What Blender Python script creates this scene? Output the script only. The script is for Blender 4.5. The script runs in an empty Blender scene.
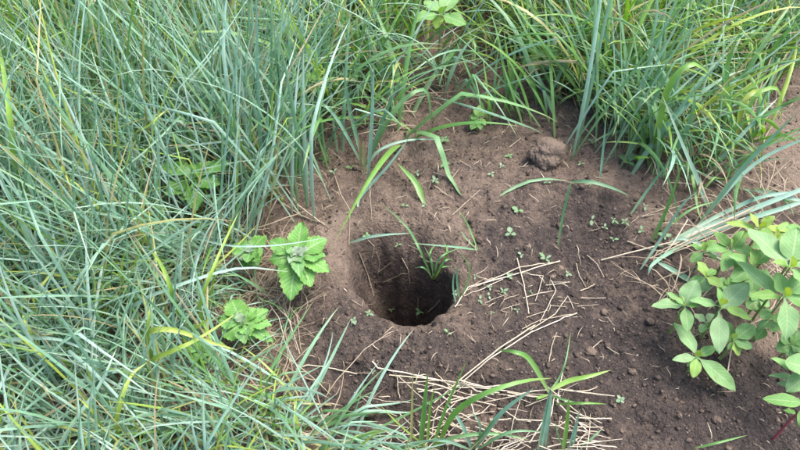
import bpy, math, random
import numpy as np
from mathutils import Vector

rng = np.random.default_rng(7)
random.seed(7)
R = math.radians
SC = bpy.context.scene
COL = SC.collection

# ------------------------------------------------------------------ camera, sky, sun, exposure
CAM_H, PITCH, HFOV = 0.95, R(50), R(60)
cam_d = bpy.data.cameras.new('camera'); cam = bpy.data.objects.new('camera', cam_d); COL.objects.link(cam)
cam.location = (0, 0, CAM_H); cam.rotation_euler = (math.pi/2 - PITCH, 0, 0)
cam_d.angle = HFOV; cam_d.clip_start = 0.02; cam_d.clip_end = 500
SC.camera = cam

W = bpy.data.worlds.new('World'); SC.world = W; W.use_nodes = True
nt = W.node_tree; nt.nodes.clear()
sky = nt.nodes.new('ShaderNodeTexSky'); sky.sky_type = 'NISHITA'; sky.sun_disc = False
SUN_EL, SUN_AZ = R(64), R(72)
sky.sun_elevation = SUN_EL; sky.sun_rotation = SUN_AZ; sky.air_density = 1.0; sky.dust_density = 4.0; sky.ozone_density = 1.0
bg = nt.nodes.new('ShaderNodeBackground'); bg.inputs['Strength'].default_value = 0.13
wo = nt.nodes.new('ShaderNodeOutputWorld')
nt.links.new(sky.outputs[0], bg.inputs[0]); nt.links.new(bg.outputs[0], wo.inputs[0])

sun_d = bpy.data.lights.new('sun', 'SUN'); sun_d.energy = 1.35; sun_d.angle = R(32); sun_d.color = (1.0, 0.95, 0.88)
sun = bpy.data.objects.new('sun', sun_d); COL.objects.link(sun); sun.location = (0, 0, 5)
sd = Vector((math.sin(SUN_AZ)*math.cos(SUN_EL), math.cos(SUN_AZ)*math.cos(SUN_EL), math.sin(SUN_EL)))
sun.rotation_euler = (-sd).to_track_quat('-Z', 'Y').to_euler()

SC.view_settings.view_transform = 'Standard'; SC.view_settings.look = 'None'
SC.view_settings.exposure = 1.9; SC.view_settings.gamma = 1.0; SC.view_settings.use_curve_mapping = False
SC.render.engine = 'CYCLES'
SC.cycles.use_denoising = True
SC.cycles.max_bounces = 8; SC.cycles.diffuse_bounces = 3; SC.cycles.transmission_bounces = 4; SC.cycles.glossy_bounces = 2

# ------------------------------------------------------------------ photo pixel (800x450) <-> ground
FPX = 400/math.tan(HFOV/2)
FWD = np.array([0, math.cos(PITCH), -math.sin(PITCH)]); UP = np.array([0, math.sin(PITCH), math.cos(PITCH)]); RT = np.array([1., 0, 0])
CP = np.array([0, 0, CAM_H])
def ray(px, py): return FWD*FPX + RT*(px-400) + UP*(225-py)
def P(px, py, z):
    d = ray(px, py); return CP + d*((z-CAM_H)/d[2])
def to_px(p):
    q = np.asarray(p) - CP
    f = q@FWD
    f = np.where(f < 0.05, 0.05, f)
    return 400 + FPX*(q@RT)/f, 225 - FPX*(q@UP)/f
def poly_w(pts, z=0.0): return np.array([P(a, b, z)[:2] for a, b in pts])
def inside(poly, x, y):
    r = np.zeros(np.shape(x), bool); n = len(poly)
    for i in range(n):
        x0, y0 = poly[i]; x1, y1 = poly[(i+1) % n]
        c = ((y0 > y) != (y1 > y))
        r ^= c & (x < (x1-x0)*(y-y0)/((y1-y0) if abs(y1-y0) > 1e-12 else 1e-12) + x0)
    return r
def dist_poly(poly, x, y):
    d = np.full(np.shape(x), 1e9); n = len(poly)
    for i in range(n):
        a = poly[i]; b = poly[(i+1) % n]; e = b-a
        t = np.clip(((x-a[0])*e[0] + (y-a[1])*e[1])/(e@e), 0, 1)
        d = np.minimum(d, np.hypot(x-a[0]-t*e[0], y-a[1]-t*e[1]))
    return d
def sdist(poly, x, y):
    d = dist_poly(poly, x, y); return np.where(inside(poly, x, y), d, -d)   # positive inside
def sstep(a, b, x):
    t = np.clip((x-a)/(b-a), 0, 1); return t*t*(3-2*t)
def vnoise(x, y, s=0):
    x = np.asarray(x, float); y = np.asarray(y, float)
    xi = np.floor(x).astype(np.int64); yi = np.floor(y).astype(np.int64); fx = x-xi; fy = y-yi
    def h(a, b):
        n = (a*374761393 + b*668265263 + s*974634541) & 0xFFFFFFFF
        n = ((n ^ (n >> 13))*1274126177) & 0xFFFFFFFF
        return ((n ^ (n >> 16)) & 0xFFFF)/65535.0
    u = fx*fx*(3-2*fx); v = fy*fy*(3-2*fy)
    return (h(xi, yi)*(1-u)+h(xi+1, yi)*u)*(1-v) + (h(xi, yi+1)*(1-u)+h(xi+1, yi+1)*u)*v

# bare soil outline, burrow rim and clear zones, taken to the ground plane
SOIL = poly_w([(300,165),(330,138),(385,122),(425,86),(450,72),(500,82),(560,106),(600,130),(630,160),(675,185),(690,215),(655,290),(690,345),(740,350),(800,350),(900,360),(900,560),(560,520),(430,470),(330,420),(275,372),(262,335),(275,300),(300,285),(292,245),(285,205)])
PATH = poly_w([(764,130),(785,80),(815,35),(870,0),(1100,0),(1100,230),(830,208),(758,176)])
RIM = poly_w([(341,250),(344,234),(356,222),(380,217),(408,221),(436,234),(453,250),(459,270),(453,291),(440,308),(424,318),(402,320),(379,311),(359,293),(348,270)], 0.015)
RC = RIM.mean(axis=0); RIM = RC+(RIM-RC)*np.array([1.05, 1.07])
def height(x, y):
    x = np.asarray(x, float); y = np.asarray(y, float)
    z = 0.022*(vnoise(x*3, y*3, 1)-.5) + 0.012*(vnoise(x*9, y*9, 2)-.5)
    near = np.exp(-((x-.2)**2 + (y-.8)**2)/1.6)
    z += near*(0.011*(vnoise(x*26, y*26, 3)-.5) + 0.0055*(vnoise(x*60, y*60, 4)-.5) + 0.003*(vnoise(x*130, y*130, 5)-.5))
    lump = vnoise(x*42+7, y*42, 6); z += near*0.008*np.clip(lump-.6, 0, 1)*2*(.4+1.2*vnoise(x*5, y*5, 12)); lump2 = vnoise(x*85, y*85+3, 13); z += near*0.006*np.clip(lump2-.62, 0, 1)*2*sstep(.35, .65, vnoise(x*7, y*7, 14))
    sd_ = sdist(SOIL, x, y)
    z -= 0.008*sstep(-.03, .05, sd_)
    # spoil thrown out in front of the burrow, gentle rise behind it
    c1 = P(392, 352, 0)[:2]; z += 0.034*np.exp(-(((x-c1[0])/.17)**2 + ((y-c1[1])/.085)**2))
    c2 = P(322, 265, 0)[:2]; z += 0.030*np.exp(-(((x-c2[0])/.07)**2 + ((y-c2[1])/.10)**2))
    c3 = P(500, 180, 0)[:2]; z += 0.020*np.exp(-(((x-c3[0])/.25)**2 + ((y-c3[1])/.14)**2))
    d = sdist(RIM, x, y) + 0.013*(vnoise(x*24, y*24, 28)-.5) + .008*(vnoise(x*52, y*52, 15)-.5) + .0025*(vnoise(x*120, y*120, 9)-.5)
    dirf = (y-RC[1])/.12                                  # +1 far side, -1 near side
    far = sstep(-.35, .6, dirf); s = 0.020 + 0.036*far
    sh = .026*far; dd = np.clip(d-sh, 0, 1); dep = (1-.13*far)*(1-np.exp(-(dd/s)**1.5)) + .13*far*sstep(-.004, .04, d)
    fl = .28 + .02*(vnoise(x*30, y*30, 11)-.5)
    z -= fl*dep
    z += .030*dep*(1-dep)*4*((vnoise(x*30, y*30, 16)-.5)+.25*(vnoise(x*70, y*70, 17)-.5)) + .012*np.sqrt(dep)*(vnoise(x*50, y*50, 18)-.5)
    z -= .014*np.exp(-(np.clip(-d, 0, 1)/.016))*sstep(.6, -.4, dirf)*.6
    z -= 0.012*np.exp(-(np.clip(-d, 0, 1)/.012))*sstep(-.4, .6, dirf)  # softened far edge
    return z
_zs = np.linspace(.13, -.36, 246)
def G(px, py, off=0.0):
    d = ray(px, py); p = CP+d*((_zs-CAM_H)/d[2])[:, None]
    u = _zs-height(p[:, 0], p[:, 1])-off; k = int(np.argmax(u < 0)); k = max(k, 1)
    z = _zs[k-1]+(_zs[k]-_zs[k-1])*u[k-1]/(u[k-1]-u[k])
    return P(px, py, z)

# ------------------------------------------------------------------ materials
def new_mat(name):
    m = bpy.data.materials.new(name); m.use_nodes = True; m.node_tree.nodes.clear(); return m, m.node_tree.nodes, m.node_tree.links
def ramp(N, stops):
    r = N.new('ShaderNodeValToRGB'); e = r.color_ramp.elements
    while len(e) < len(stops): e.new(0.5)
    for el, (p, c) in zip(e, stops): el.position = p; el.color = (*c, 1)
    return r
def math_n(N, L, op, a, b=None, c=None):
    n = N.new('ShaderNodeMath'); n.operation = op
    for i, v in enumerate((a, b, c)):
        if v is None: continue
        if isinstance(v, (int, float)): n.inputs[i].default_value = v
        else: L.new(v, n.inputs[i])
    return n.outputs[0]
def mixc(N, L, f, a, b, mode='MIX'):
    n = N.new('ShaderNodeMix'); n.data_type = 'RGBA'; n.blend_type = mode
    for s, v in ((n.inputs[0], f), (n.inputs[6], a), (n.inputs[7], b)):
        if isinstance(v, (int, float)): s.default_value = v
        elif isinstance(v, tuple): s.default_value = (*v, 1)
        else: L.new(v, s)
    return n.outputs[2]

def leaf_shader(name, stops, veins, rough=.5, trans=.3, spec=.4):
    """tint ramp read from the 'bl' attribute (u across, t along, tint)"""
    m, N, L = new_mat(name)
    at = N.new('ShaderNodeAttribute'); at.attribute_name = 'bl'
    sp = N.new('ShaderNodeSeparateXYZ'); L.new(at.outputs['Vector'], sp.inputs[0])
    u, t, tint = sp.outputs
    rp = ramp(N, stops); L.new(tint, rp.inputs[0]); col = rp.outputs[0]
    geo = N.new('ShaderNodeNewGeometry')
    no = N.new('ShaderNodeTexNoise'); no.inputs['Scale'].default_value = 60; no.inputs['Detail'].default_value = 3; L.new(geo.outputs['Position'], no.inputs['Vector'])
    au = math_n(N, L, 'ABSOLUTE', u)
    if veins == 'grass':
        st = N.new('ShaderNodeTexNoise'); st.noise_dimensions = '2D'; st.inputs['Scale'].default_value = 1
        cb = N.new('ShaderNodeCombineXYZ'); L.new(math_n(N, L, 'MULTIPLY', u, 5.0), cb.inputs[0]); L.new(math_n(N, L, 'MULTIPLY', t, 2.5), cb.inputs[1]); L.new(cb.outputs[0], st.inputs['Vector'])
        col = mixc(N, L, math_n(N, L, 'MULTIPLY', math_n(N, L, 'SUBTRACT', st.outputs[0], .42), .7), col, (0.32, .45, .33))
        sn = N.new('ShaderNodeTexNoise'); sn.inputs['Scale'].default_value = 190; sn.inputs['Detail'].default_value = 2; L.new(geo.outputs['Position'], sn.inputs['Vector'])
        ln = N.new('ShaderNodeTexNoise'); ln.inputs['Scale'].default_value = 14; L.new(geo.outputs['Position'], ln.inputs['Vector'])
        spot = N.new('ShaderNodeMapRange'); spot.inputs[1].default_value = .64; spot.inputs[2].default_value = .72; L.new(sn.outputs[0], spot.inputs[0])
        sick = N.new('ShaderNodeMapRange'); sick.inputs[1].default_value = .5; sick.inputs[2].default_value = .68; L.new(ln.outputs[0], sick.inputs[0])
        col = mixc(N, L, math_n(N, L, 'MULTIPLY', math_n(N, L, 'MULTIPLY', spot.outputs[0], sick.outputs[0]), .75), col, (.25, .19, .09))
        tip = math_n(N, L, 'MULTIPLY', math_n(N, L, 'POWER', t, 9.0), math_n(N, L, 'MULTIPLY', no.outputs[0], 1.1))
        col = mixc(N, L, tip, col, (.34, .27, .15))
        base = math_n(N, L, 'MULTIPLY', math_n(N, L, 'POWER', math_n(N, L, 'SUBTRACT', 1.0, t), 5.0), .45)
        col = mixc(N, L, base, col, (.26, .28, .13))
        bh = st.outputs[0]; bs = .2
    else:
        w = math_n(N, L, 'SUBTRACT', math_n(N, L, 'MULTIPLY', t, 8.0), math_n(N, L, 'MULTIPLY', au, 2.2))
        fr = math_n(N, L, 'ABSOLUTE', math_n(N, L, 'SUBTRACT', math_n(N, L, 'FRACT', w), .5))
        side = math_n(N, L, 'MULTIPLY', math_n(N, L, 'LESS_THAN', fr, .08), .42)
        mid = math_n(N, L, 'MULTIPLY', math_n(N, L, 'LESS_THAN', au, .07), .55)
        vm = math_n(N, L, 'MAXIMUM', side, mid)
        mott = mixc(N, L, math_n(N, L, 'MULTIPLY', math_n(N, L, 'SUBTRACT', no.outputs[0], .35), .55), col, (.20, .34, .22))
        col = mixc(N, L, vm, mott, (.36, .46, .24))
        sn = N.new('ShaderNodeTexNoise'); sn.inputs['Scale'].default_value = 130; sn.inputs['Detail'].default_value = 3; L.new(geo.outputs['Position'], sn.inputs['Vector'])
        spot = N.new('ShaderNodeMapRange'); spot.inputs[1].default_value = .66; spot.inputs[2].default_value = .72; L.new(sn.outputs[0], spot.inputs[0])
        col = mixc(N, L, math_n(N, L, 'MULTIPLY', spot.outputs[0], .7), col, (.22, .18, .09))
        edge = math_n(N, L, 'MULTIPLY', math_n(N, L, 'POWER', au, 6.0), math_n(N, L, 'MULTIPLY', no.outputs[0], .5)); col = mixc(N, L, edge, col, (.30, .30, .12))
        bh = math_n(N, L, 'ADD', math_n(N, L, 'MULTIPLY', vm, -1.0), math_n(N, L, 'MULTIPLY', no.outputs[0], .4)); bs = .35
    hs = N.new('ShaderNodeHueSaturation'); hs.inputs['Saturation'].default_value = 1.0
    L.new(math_n(N, L, 'ADD', .72, math_n(N, L, 'MULTIPLY', no.outputs[0], .55)), hs.inputs['Value']); L.new(col, hs.inputs['Color']); col = hs.outputs[0]
    bp = N.new('ShaderNodeBump'); bp.inputs['Strength'].default_value = bs; bp.inputs['Distance'].default_value = .002; L.new(bh, bp.inputs['Height'])
    b = N.new('ShaderNodeBsdfPrincipled'); b.inputs['Roughness'].default_value = rough; b.inputs['Specular IOR Level'].default_value = spec
    L.new(col, b.inputs['Base Color']); L.new(bp.outputs[0], b.inputs['Normal'])
    tr = N.new('ShaderNodeBsdfTranslucent'); hs2 = N.new('ShaderNodeHueSaturation'); hs2.inputs['Saturation'].default_value = 1.25; L.new(col, hs2.inputs['Color']); L.new(hs2.outputs[0], tr.inputs[0])
    mx = N.new('ShaderNodeMixShader'); mx.inputs[0].default_value = trans; L.new(b.outputs[0], mx.inputs[1]); L.new(tr.outputs[0], mx.inputs[2])
    o = N.new('ShaderNodeOutputMaterial'); L.new(mx.outputs[0], o.inputs[0])
    return m
M = {}
M['grass'] = leaf_shader('grass_blade', [(0, (.30,.23,.15)), (.10, (.38,.33,.15)), (.22, (.34,.42,.06)), (.34, (.20,.37,.045)), (.50, (.10,.26,.05)), (.68, (.115,.255,.11)), (.85, (.175,.345,.235)), (1.0, (.33,.485,.405))], 'grass', .38, .28, .5)
M['leaf'] = leaf_shader('broad_leaf', [(0, (.36,.44,.06)), (.25, (.24,.40,.07)), (.5, (.14,.32,.07)), (.75, (.165,.335,.105)), (1, (.25,.39,.20))], 'leaf', .6, .32, .25)
M['straw'] = leaf_shader('dry_straw', [(0, (.20,.14,.10)), (.4, (.33,.25,.18)), (.8, (.48,.40,.31)), (1, (.58,.51,.42))], 'grass', .6, .05, .3)

def stem_mat(name, c):
    m, N, L = new_mat(name)
    no = N.new('ShaderNodeTexNoise'); no.inputs['Scale'].default_value = 90
    g = N.new('ShaderNodeNewGeometry'); L.new(g.outputs['Position'], no.inputs['Vector'])
    b = N.new('ShaderNodeBsdfPrincipled'); b.inputs['Roughness'].default_value = .5
    L.new(mixc(N, L, no.outputs[0], c, tuple(v*.55 for v in c)), b.inputs['Base Color'])
    o = N.new('ShaderNodeOutputMaterial'); L.new(b.outputs[0], o.inputs[0]); return m
M['stem'] = stem_mat('green_stem', (.22, .30, .09)); M['red_stem'] = stem_mat('red_stem', (.28, .05, .065))

def soil_shader(name, clod=False):
    m, N, L = new_mat(name)
    g = N.new('ShaderNodeNewGeometry'); pos = g.outputs['Position']
    def noise(s, d=4, r=.6):
        n = N.new('ShaderNodeTexNoise'); n.inputs['Scale'].default_value = s; n.inputs['Detail'].default_value = d; n.inputs['Roughness'].default_value = r; L.new(pos, n.inputs['Vector']); return n.outputs[0]
    n1, n2, n3, n4 = noise(7), noise(38, 5), noise(150, 4, .7), noise(520, 3, .7)
    vo = N.new('ShaderNodeTexVoronoi'); vo.inputs['Scale'].default_value = 210; L.new(pos, vo.inputs['Vector'])
    vo2 = N.new('ShaderNodeTexVoronoi'); vo2.inputs['Scale'].default_value = 75; L.new(pos, vo2.inputs['Vector'])
    at = N.new('ShaderNodeAttribute'); at.attribute_name = 'moist_shade'
    damp_shade = math_n(N, L, 'ADD', at.outputs['Fac'], math_n(N, L, 'MULTIPLY', math_n(N, L, 'SUBTRACT', n2, .5), 1.0))
    damp_shade = math_n(N, L, 'ADD', damp_shade, math_n(N, L, 'MULTIPLY', math_n(N, L, 'SUBTRACT', n3, .5), 1.25))
    rp = ramp(N, [(.0, (.200,.152,.118)), (.4, (.114,.086,.069)), (.75, (.050,.040,.0365)), (1, (.031,.026,.0245))]); L.new(damp_shade, rp.inputs[0])
    col = rp.outputs[0]
    grit = math_n(N, L, 'MULTIPLY', math_n(N, L, 'SUBTRACT', n4, .5), 1.5)
    col = mixc(N, L, math_n(N, L, 'MAXIMUM', grit, 0.0), col, (.25,.20,.165))
    sp = N.new('ShaderNodeMapRange'); sp.inputs[1].default_value = .9; sp.inputs[2].default_value = .98
    sc_ = N.new('ShaderNodeSeparateColor'); L.new(vo.outputs['Color'], sc_.inputs[0]); L.new(sc_.outputs[0], sp.inputs[0])
    cen = math_n(N, L, 'LESS_THAN', vo.outputs['Distance'], .28)
    col = mixc(N, L, math_n(N, L, 'MULTIPLY', math_n(N, L, 'MULTIPLY', sp.outputs[0], cen), .6), col, (.33,.28,.23))
    hgt = math_n(N, L, 'ADD', math_n(N, L, 'MULTIPLY', n3, 1.0), math_n(N, L, 'MULTIPLY', n4, .35))
    hgt = math_n(N, L, 'ADD', hgt, math_n(N, L, 'MULTIPLY', vo2.outputs['Distance'], -.5))
    hgt = math_n(N, L, 'ADD', hgt, math_n(N, L, 'MULTIPLY', vo.outputs['Distance'], -.35))
    bp = N.new('ShaderNodeBump'); bp.inputs['Strength'].default_value = 1.0; bp.inputs['Distance'].default_value = .008; L.new(hgt, bp.inputs['Height'])
    b = N.new('ShaderNodeBsdfPrincipled'); b.inputs['Roughness'].default_value = .95; b.inputs['Specular IOR Level'].default_value = .15
    L.new(col, b.inputs['Base Color']); L.new(bp.outputs[0], b.inputs['Normal'])
    o = N.new('ShaderNodeOutputMaterial'); L.new(b.outputs[0], o.inputs[0]); return m
M['soil'] = soil_shader('bare_soil')

# ------------------------------------------------------------------ mesh helpers
def mesh_np(name, verts, faces, bl=None, smooth=True, extra=None):
    me = bpy.data.meshes.new(name)
    verts = np.asarray(verts, np.float32).reshape(-1, 3)
    if isinstance(faces, np.ndarray):
        k = faces.shape[1]; nf = len(faces)
        me.vertices.add(len(verts)); me.vertices.foreach_set('co', verts.ravel())
        me.loops.add(nf*k); me.loops.foreach_set('vertex_index', faces.astype(np.int32).ravel())
        me.polygons.add(nf); me.polygons.foreach_set('loop_start', np.arange(0, nf*k, k, dtype=np.int32))
        me.update(calc_edges=True)
    else:
        me.from_pydata([tuple(v) for v in verts], [], faces)
    if smooth: me.polygons.foreach_set('use_smooth', np.ones(len(me.polygons), bool))
    if bl is not None:
        a = me.attributes.new('bl', 'FLOAT_VECTOR', 'POINT'); a.data.foreach_set('vector', np.asarray(bl, np.float32).ravel())
    if extra is not None:
        for k, v in extra.items():
            a = me.attributes.new(k, 'FLOAT', 'POINT'); a.data.foreach_set('value', np.asarray(v, np.float32).ravel())
    me.update(); return me
def link(name, me, mat, parent=None, loc=None):
    o = bpy.data.objects.new(name, me); COL.objects.link(o)
    if me is not None and mat is not None and not me.materials: me.materials.append(mat)
    if parent: o.parent = parent
    if loc is not None: o.location = loc
    return o
def tag(o, label, cat, group=None, kind=None):
    o['label'] = label
    if cat: o['category'] = cat
    if group: o['group'] = group
    if kind: o['kind'] = kind
    return o
def thing(name, loc, label, cat, group=None):
    o = link(name, None, None, None, tuple(float(v) for v in loc)); return tag(o, label, cat, group)

def ribbons(pts, side, width, fold, tint, wprof=None):
    """pts (B,n,3) centre lines, side (B,n,3) unit, width (B,), fold (B,), tint (B,) -> one mesh's arrays"""
    B, n, _ = pts.shape
    tan = np.gradient(pts, axis=1); tan /= np.linalg.norm(tan, axis=2, keepdims=True)+1e-9
    side = side - tan*np.sum(side*tan, axis=2, keepdims=True); side /= np.linalg.norm(side, axis=2, keepdims=True)+1e-9
    nor = np.cross(side, tan)
    t = np.linspace(0, 1, n)
    if wprof is None: wprof = (0.55+0.45*sstep(0, .25, t))*(1-t**2.6)**.8
    w = width[:, None]*wprof[None, :]
    off = side*(w/2)[..., None]; up = nor*(w*fold[:, None])[..., None]
    v = np.stack([pts-off+up, pts, pts+off+up], axis=2).reshape(B*n*3, 3)
    bl = np.zeros((B, n, 3, 3)); bl[..., 0, 0] = -1; bl[..., 2, 0] = 1; bl[..., 1] = t[None, :, None]; bl[..., 2] = tint[:, None, None]
    i = np.arange(n-1)[:, None]*3; a = np.array([[0, 1, 4, 3], [1, 2, 5, 4]])
    q = (i[:, :, None] + a[None]).reshape(-1, 4)
    f = (np.arange(B)[:, None, None]*n*3 + q[None]).reshape(-1, 4)
    return v, f, bl.reshape(-1, 3)
def grow(base, az, th0, th1, L, p=1.3, wig=0.0, n=9, floor=True):
    """centre lines of blades that leave the ground at th0 from vertical and bend to th1"""
    B = len(az); tm = (np.arange(n-1)+.5)/(n-1)
    th = th0[:, None]+(th1-th0)[:, None]*tm[None]**p
    kk = rng.random(B) < .16; th = th+np.where(kk, rng.uniform(.5, 1.3, B), 0)[:, None]*(tm[None] > rng.uniform(.35, .8, B)[:, None])
    a = az[:, None]+wig[:, None]*(tm[None]-.3) if not np.isscalar(wig) else az[:, None]+0*tm[None]
    d = np.stack([np.sin(th)*np.cos(a), np.sin(th)*np.sin(a), np.cos(th)], axis=2)*(L/(n-1))[:, None, None]
    pts = np.concatenate([np.zeros((B, 1, 3)), np.cumsum(d, axis=1)], axis=1)+base[:, None, :]
    if floor:
        g = height(pts[..., 0], pts[..., 1])+.004
        pts[..., 2] = np.where(pts[..., 2] < g, g+.15*(g-pts[..., 2])*0, pts[..., 2]); pts[:, 0, 2] = base[:, 2]-.004
    return pts
def sides(az, n, tw0, tw1):
    t = np.linspace(0, 1, n)[None]
    s = np.stack([-np.sin(az), np.cos(az), 0*az], axis=1)[:, None, :]
    k = (tw0[:, None]+(tw1-tw0)[:, None]*t)[..., None]
    f = np.stack([np.cos(az), np.sin(az), 0*az], axis=1)[:, None, :]
    return s*np.cos(k)+(np.array([0, 0, 1.])*.8+f*.3)*np.sin(k)

def catmull(pts, n):
    pts = [np.asarray(p, float) for p in pts]
    if len(pts) == 2: return np.array([pts[0]+(pts[1]-pts[0])*k for k in np.linspace(0, 1, n)])
    q = [2*pts[0]-pts[1]]+pts+[2*pts[-1]-pts[-2]]; out = []
    for s in np.linspace(0, len(pts)-1-1e-6, n):
        i = int(s); t = s-i; a, b, c, d = q[i:i+4]
        out.append(.5*((2*b)+(-a+c)*t+(2*a-5*b+4*c-d)*t*t+(-a+3*b-3*c+d)*t**3))
    return np.array(out)
def tube(path, rad, k=5):
    n = len(path); tan = np.gradient(path, axis=0); tan /= np.linalg.norm(tan, axis=1, keepdims=True)+1e-9
    ref = np.where(np.abs(tan[:, 2:3]) > .85, np.array([[1., 0, 0]]), np.array([[0, 0, 1.]]))
    a = np.cross(tan, ref); a /= np.linalg.norm(a, axis=1, keepdims=True)+1e-9; b = np.cross(tan, a)
    rad = np.broadcast_to(rad, (n,)); ang = np.arange(k)*2*math.pi/k
    v = path[:, None, :]+(a[:, None]*np.cos(ang)[None, :, None]+b[:, None]*np.sin(ang)[None, :, None])*rad[:, None, None]
    i = np.arange(n-1)[:, None]*k; j = np.arange(k)[None]; j2 = (j+1) % k
    f = np.stack([i+j, i+j2, i+k+j2, i+k+j], axis=2).reshape(-1, 4)
    return v.reshape(-1, 3), f
def mpp(p): return float(np.asarray(p-CP)@FWD)/FPX                     # metres per photo pixel at a point

def spec_path(spec, canopy=0):
    """[(px, py, rise)...]: first on the ground; rise 1 = upright over the base, 0 = lying on the soil; tenths of a metre where the ray misses"""
    if canopy:                                                          # stands in deep grass: rises straight to the canopy, then follows the list there
        q = P(spec[0][0], spec[0][1], canopy*.7); return [np.array([q[0], q[1], float(height(q[0], q[1]))]), q]+[P(a[0], a[1], canopy*(.9+.35*a[2])) for a in spec[1:]]
    base = G(spec[0][0], spec[0][1], spec[0][2] if len(spec[0]) > 2 else 0.0); out = [base]
    for s in spec[1:]:
        d = ray(s[0], s[1]); zv = CAM_H+d[2]*(base[1]/d[1])
        z = s[2]*zv if zv > .03 else s[2]*.1
        g = G(s[0], s[1], .004)
        out.append(P(s[0], s[1], max(z, g[2])) if z > g[2] else g)
    return out
def blade(parent, org, spec, wpx, tint, fold=.22, roll=0.0, n=12, name='blade', mat=None, canopy=0):
    pts3 = spec_path(spec, canopy); path = catmull(pts3, n)
    g = height(path[:, 0], path[:, 1])+.003; path[1:, 2] = np.maximum(path[1:, 2], g[1:])
    w = wpx*mpp(path[n//2]); tan = path[-1]-path[0]; az = math.atan2(tan[1], tan[0])
    # face the leaf upwards with some roll
    t = np.gradient(path, axis=0); t /= np.linalg.norm(t, axis=1, keepdims=True)+1e-9
    upv = np.array([0, -.45, .9]); s = np.cross(t, upv); s /= np.linalg.norm(s, axis=1, keepdims=True)+1e-9
    nn = np.cross(s, t); k = np.linspace(roll*.3, roll, n)[:, None]; s = s*np.cos(k)+nn*np.sin(k)
    v, f, bl = ribbons((path-org)[None], s[None], np.array([w]), np.array([fold]), np.array([tint]))
    return link(name, mesh_np(name, v, f, bl), mat or M['grass'], parent)

# ------------------------------------------------------------------ ground
def axis(lo, hi, fine, far):
    a = list(np.arange(lo, hi+fine/2, fine)); s = fine
    up = [a[-1]]; dn = [a[0]]
    while up[-1] < far: s *= 1.16; up.append(up[-1]+s)
    s = fine
    while dn[-1] > -far: s *= 1.16; dn.append(dn[-1]-s)
    return np.array(dn[:0:-1]+a+up[1:])
gx = axis(-.42, .72, .0034, 70); gy = axis(.36, 1.34, .0034, 70)
X, Y = np.meshgrid(gx, gy); nx, ny = len(gx), len(gy)
Z = height(X, Y)
DARK = poly_w([(300,330),(345,300),(400,322),(450,318),(470,285),(520,215),(600,190),(680,230),(660,290),(700,340),(820,340),(900,600),(560,520),(420,470),(300,410)])
dk = sstep(-.06, .05, sdist(DARK, X, Y) + .09*(vnoise(X*11, Y*11, 21)-.5) + .05*(vnoise(X*30, Y*30, 22)-.5))
hole_damp_shade = sstep(0, .02, sdist(RIM, X, Y))  # burrow interior darkened in colour: painted shade on top of fresh-dug damp
pth = sstep(-.03, .05, sdist(PATH, X, Y))
rimc = P(325, 275, 0)[:2]; dryrim = np.exp(-(((X-rimc[0])/.06)**2+((Y-rimc[1])/.09)**2))
patch = sstep(.62, .8, vnoise(X*9+3, Y*9, 24)*.7+.3*vnoise(X*31, Y*31, 25))
moist_shade = .24 + .46*dk + .34*(vnoise(X*6, Y*6, 23)-.5) - .30*patch - .4*pth - .14*dryrim + .36*hole_damp_shade
idx = np.arange(nx*ny).reshape(ny, nx)
F = np.stack([idx[:-1, :-1], idx[:-1, 1:], idx[1:, 1:], idx[1:, :-1]], axis=2).reshape(-1, 4)
gr = link('ground', mesh_np('ground', np.stack([X, Y, Z], axis=2), F, extra={'moist_shade': moist_shade}), M['soil'])
gr['kind'] = 'structure'; gr['label'] = 'bare brown crumbly soil with a burrow dug into it'

# ------------------------------------------------------------------ loose crumbs, fibres and thatch
def ico():
    p = (1+5**.5)/2
    v = np.array([(-1,p,0),(1,p,0),(-1,-p,0),(1,-p,0),(0,-1,p),(0,1,p),(0,-1,-p),(0,1,-p),(p,0,-1),(p,0,1),(-p,0,-1),(-p,0,1)], float); v /= np.linalg.norm(v[0])
    f = np.array([(0,11,5),(0,5,1),(0,1,7),(0,7,10),(0,10,11),(1,5,9),(5,11,4),(11,10,2),(10,7,6),(7,1,8),(3,9,4),(3,4,2),(3,2,6),(3,6,8),(3,8,9),(4,9,5),(2,4,11),(6,2,10),(8,6,7),(9,8,1)])
    return v, f
def scatter(n, test):
    out = []; c = 0
    while c < n:
        x = rng.uniform(-1.2, 1.3, 4000); y = rng.uniform(.2, 1.9, 4000); k = test(x, y)
        out.append(np.stack([x[k], y[k]], 1)); c += int(k.sum())
        if len(out) > 400: break
    return np.concatenate(out)[:n]
def in_soil(x, y, m=0.0): return (sdist(SOIL, x, y)+.075*(vnoise(x*9+5, y*9, 61)-.45)+.04*(vnoise(x*24, y*24, 62)-.5) > m) | (sdist(PATH, x, y) > m)
BROWNL = poly_w([(215,270),(300,255),(310,300),(285,370),(215,360),(200,300)])
iv, if_ = ico()
cs = scatter(11000, lambda x, y: in_soil(x, y, -.03) & (rng.random(len(x)) < .25+.75*sstep(-.02, .05, sdist(DARK, x, y))*vnoise(x*8, y*8, 31)))
cr = np.clip(rng.lognormal(math.log(.0010), .62, len(cs)), .0005, .0075)
cv = iv[None]*(1+.35*rng.standard_normal((len(cs), 12, 1)))*cr[:, None, None]*np.array([1, 1, .75])
cv += np.concatenate([cs, (height(cs[:, 0], cs[:, 1])+cr*.35)[:, None]], 1)[:, None]
cf = (if_[None]+(np.arange(len(cs))*12)[:, None, None]).reshape(-1, 3)
o = link('soil_crumbs', mesh_np('soil_crumbs', cv, cf, smooth=False, extra={'moist_shade': np.repeat(np.clip(rng.normal(.42, .22, len(cs)), 0, 1), 12)}), M['soil'])
tag(o, 'loose crumbs of brown soil strewn over the bare ground', 'soil crumbs', kind='stuff')

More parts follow.
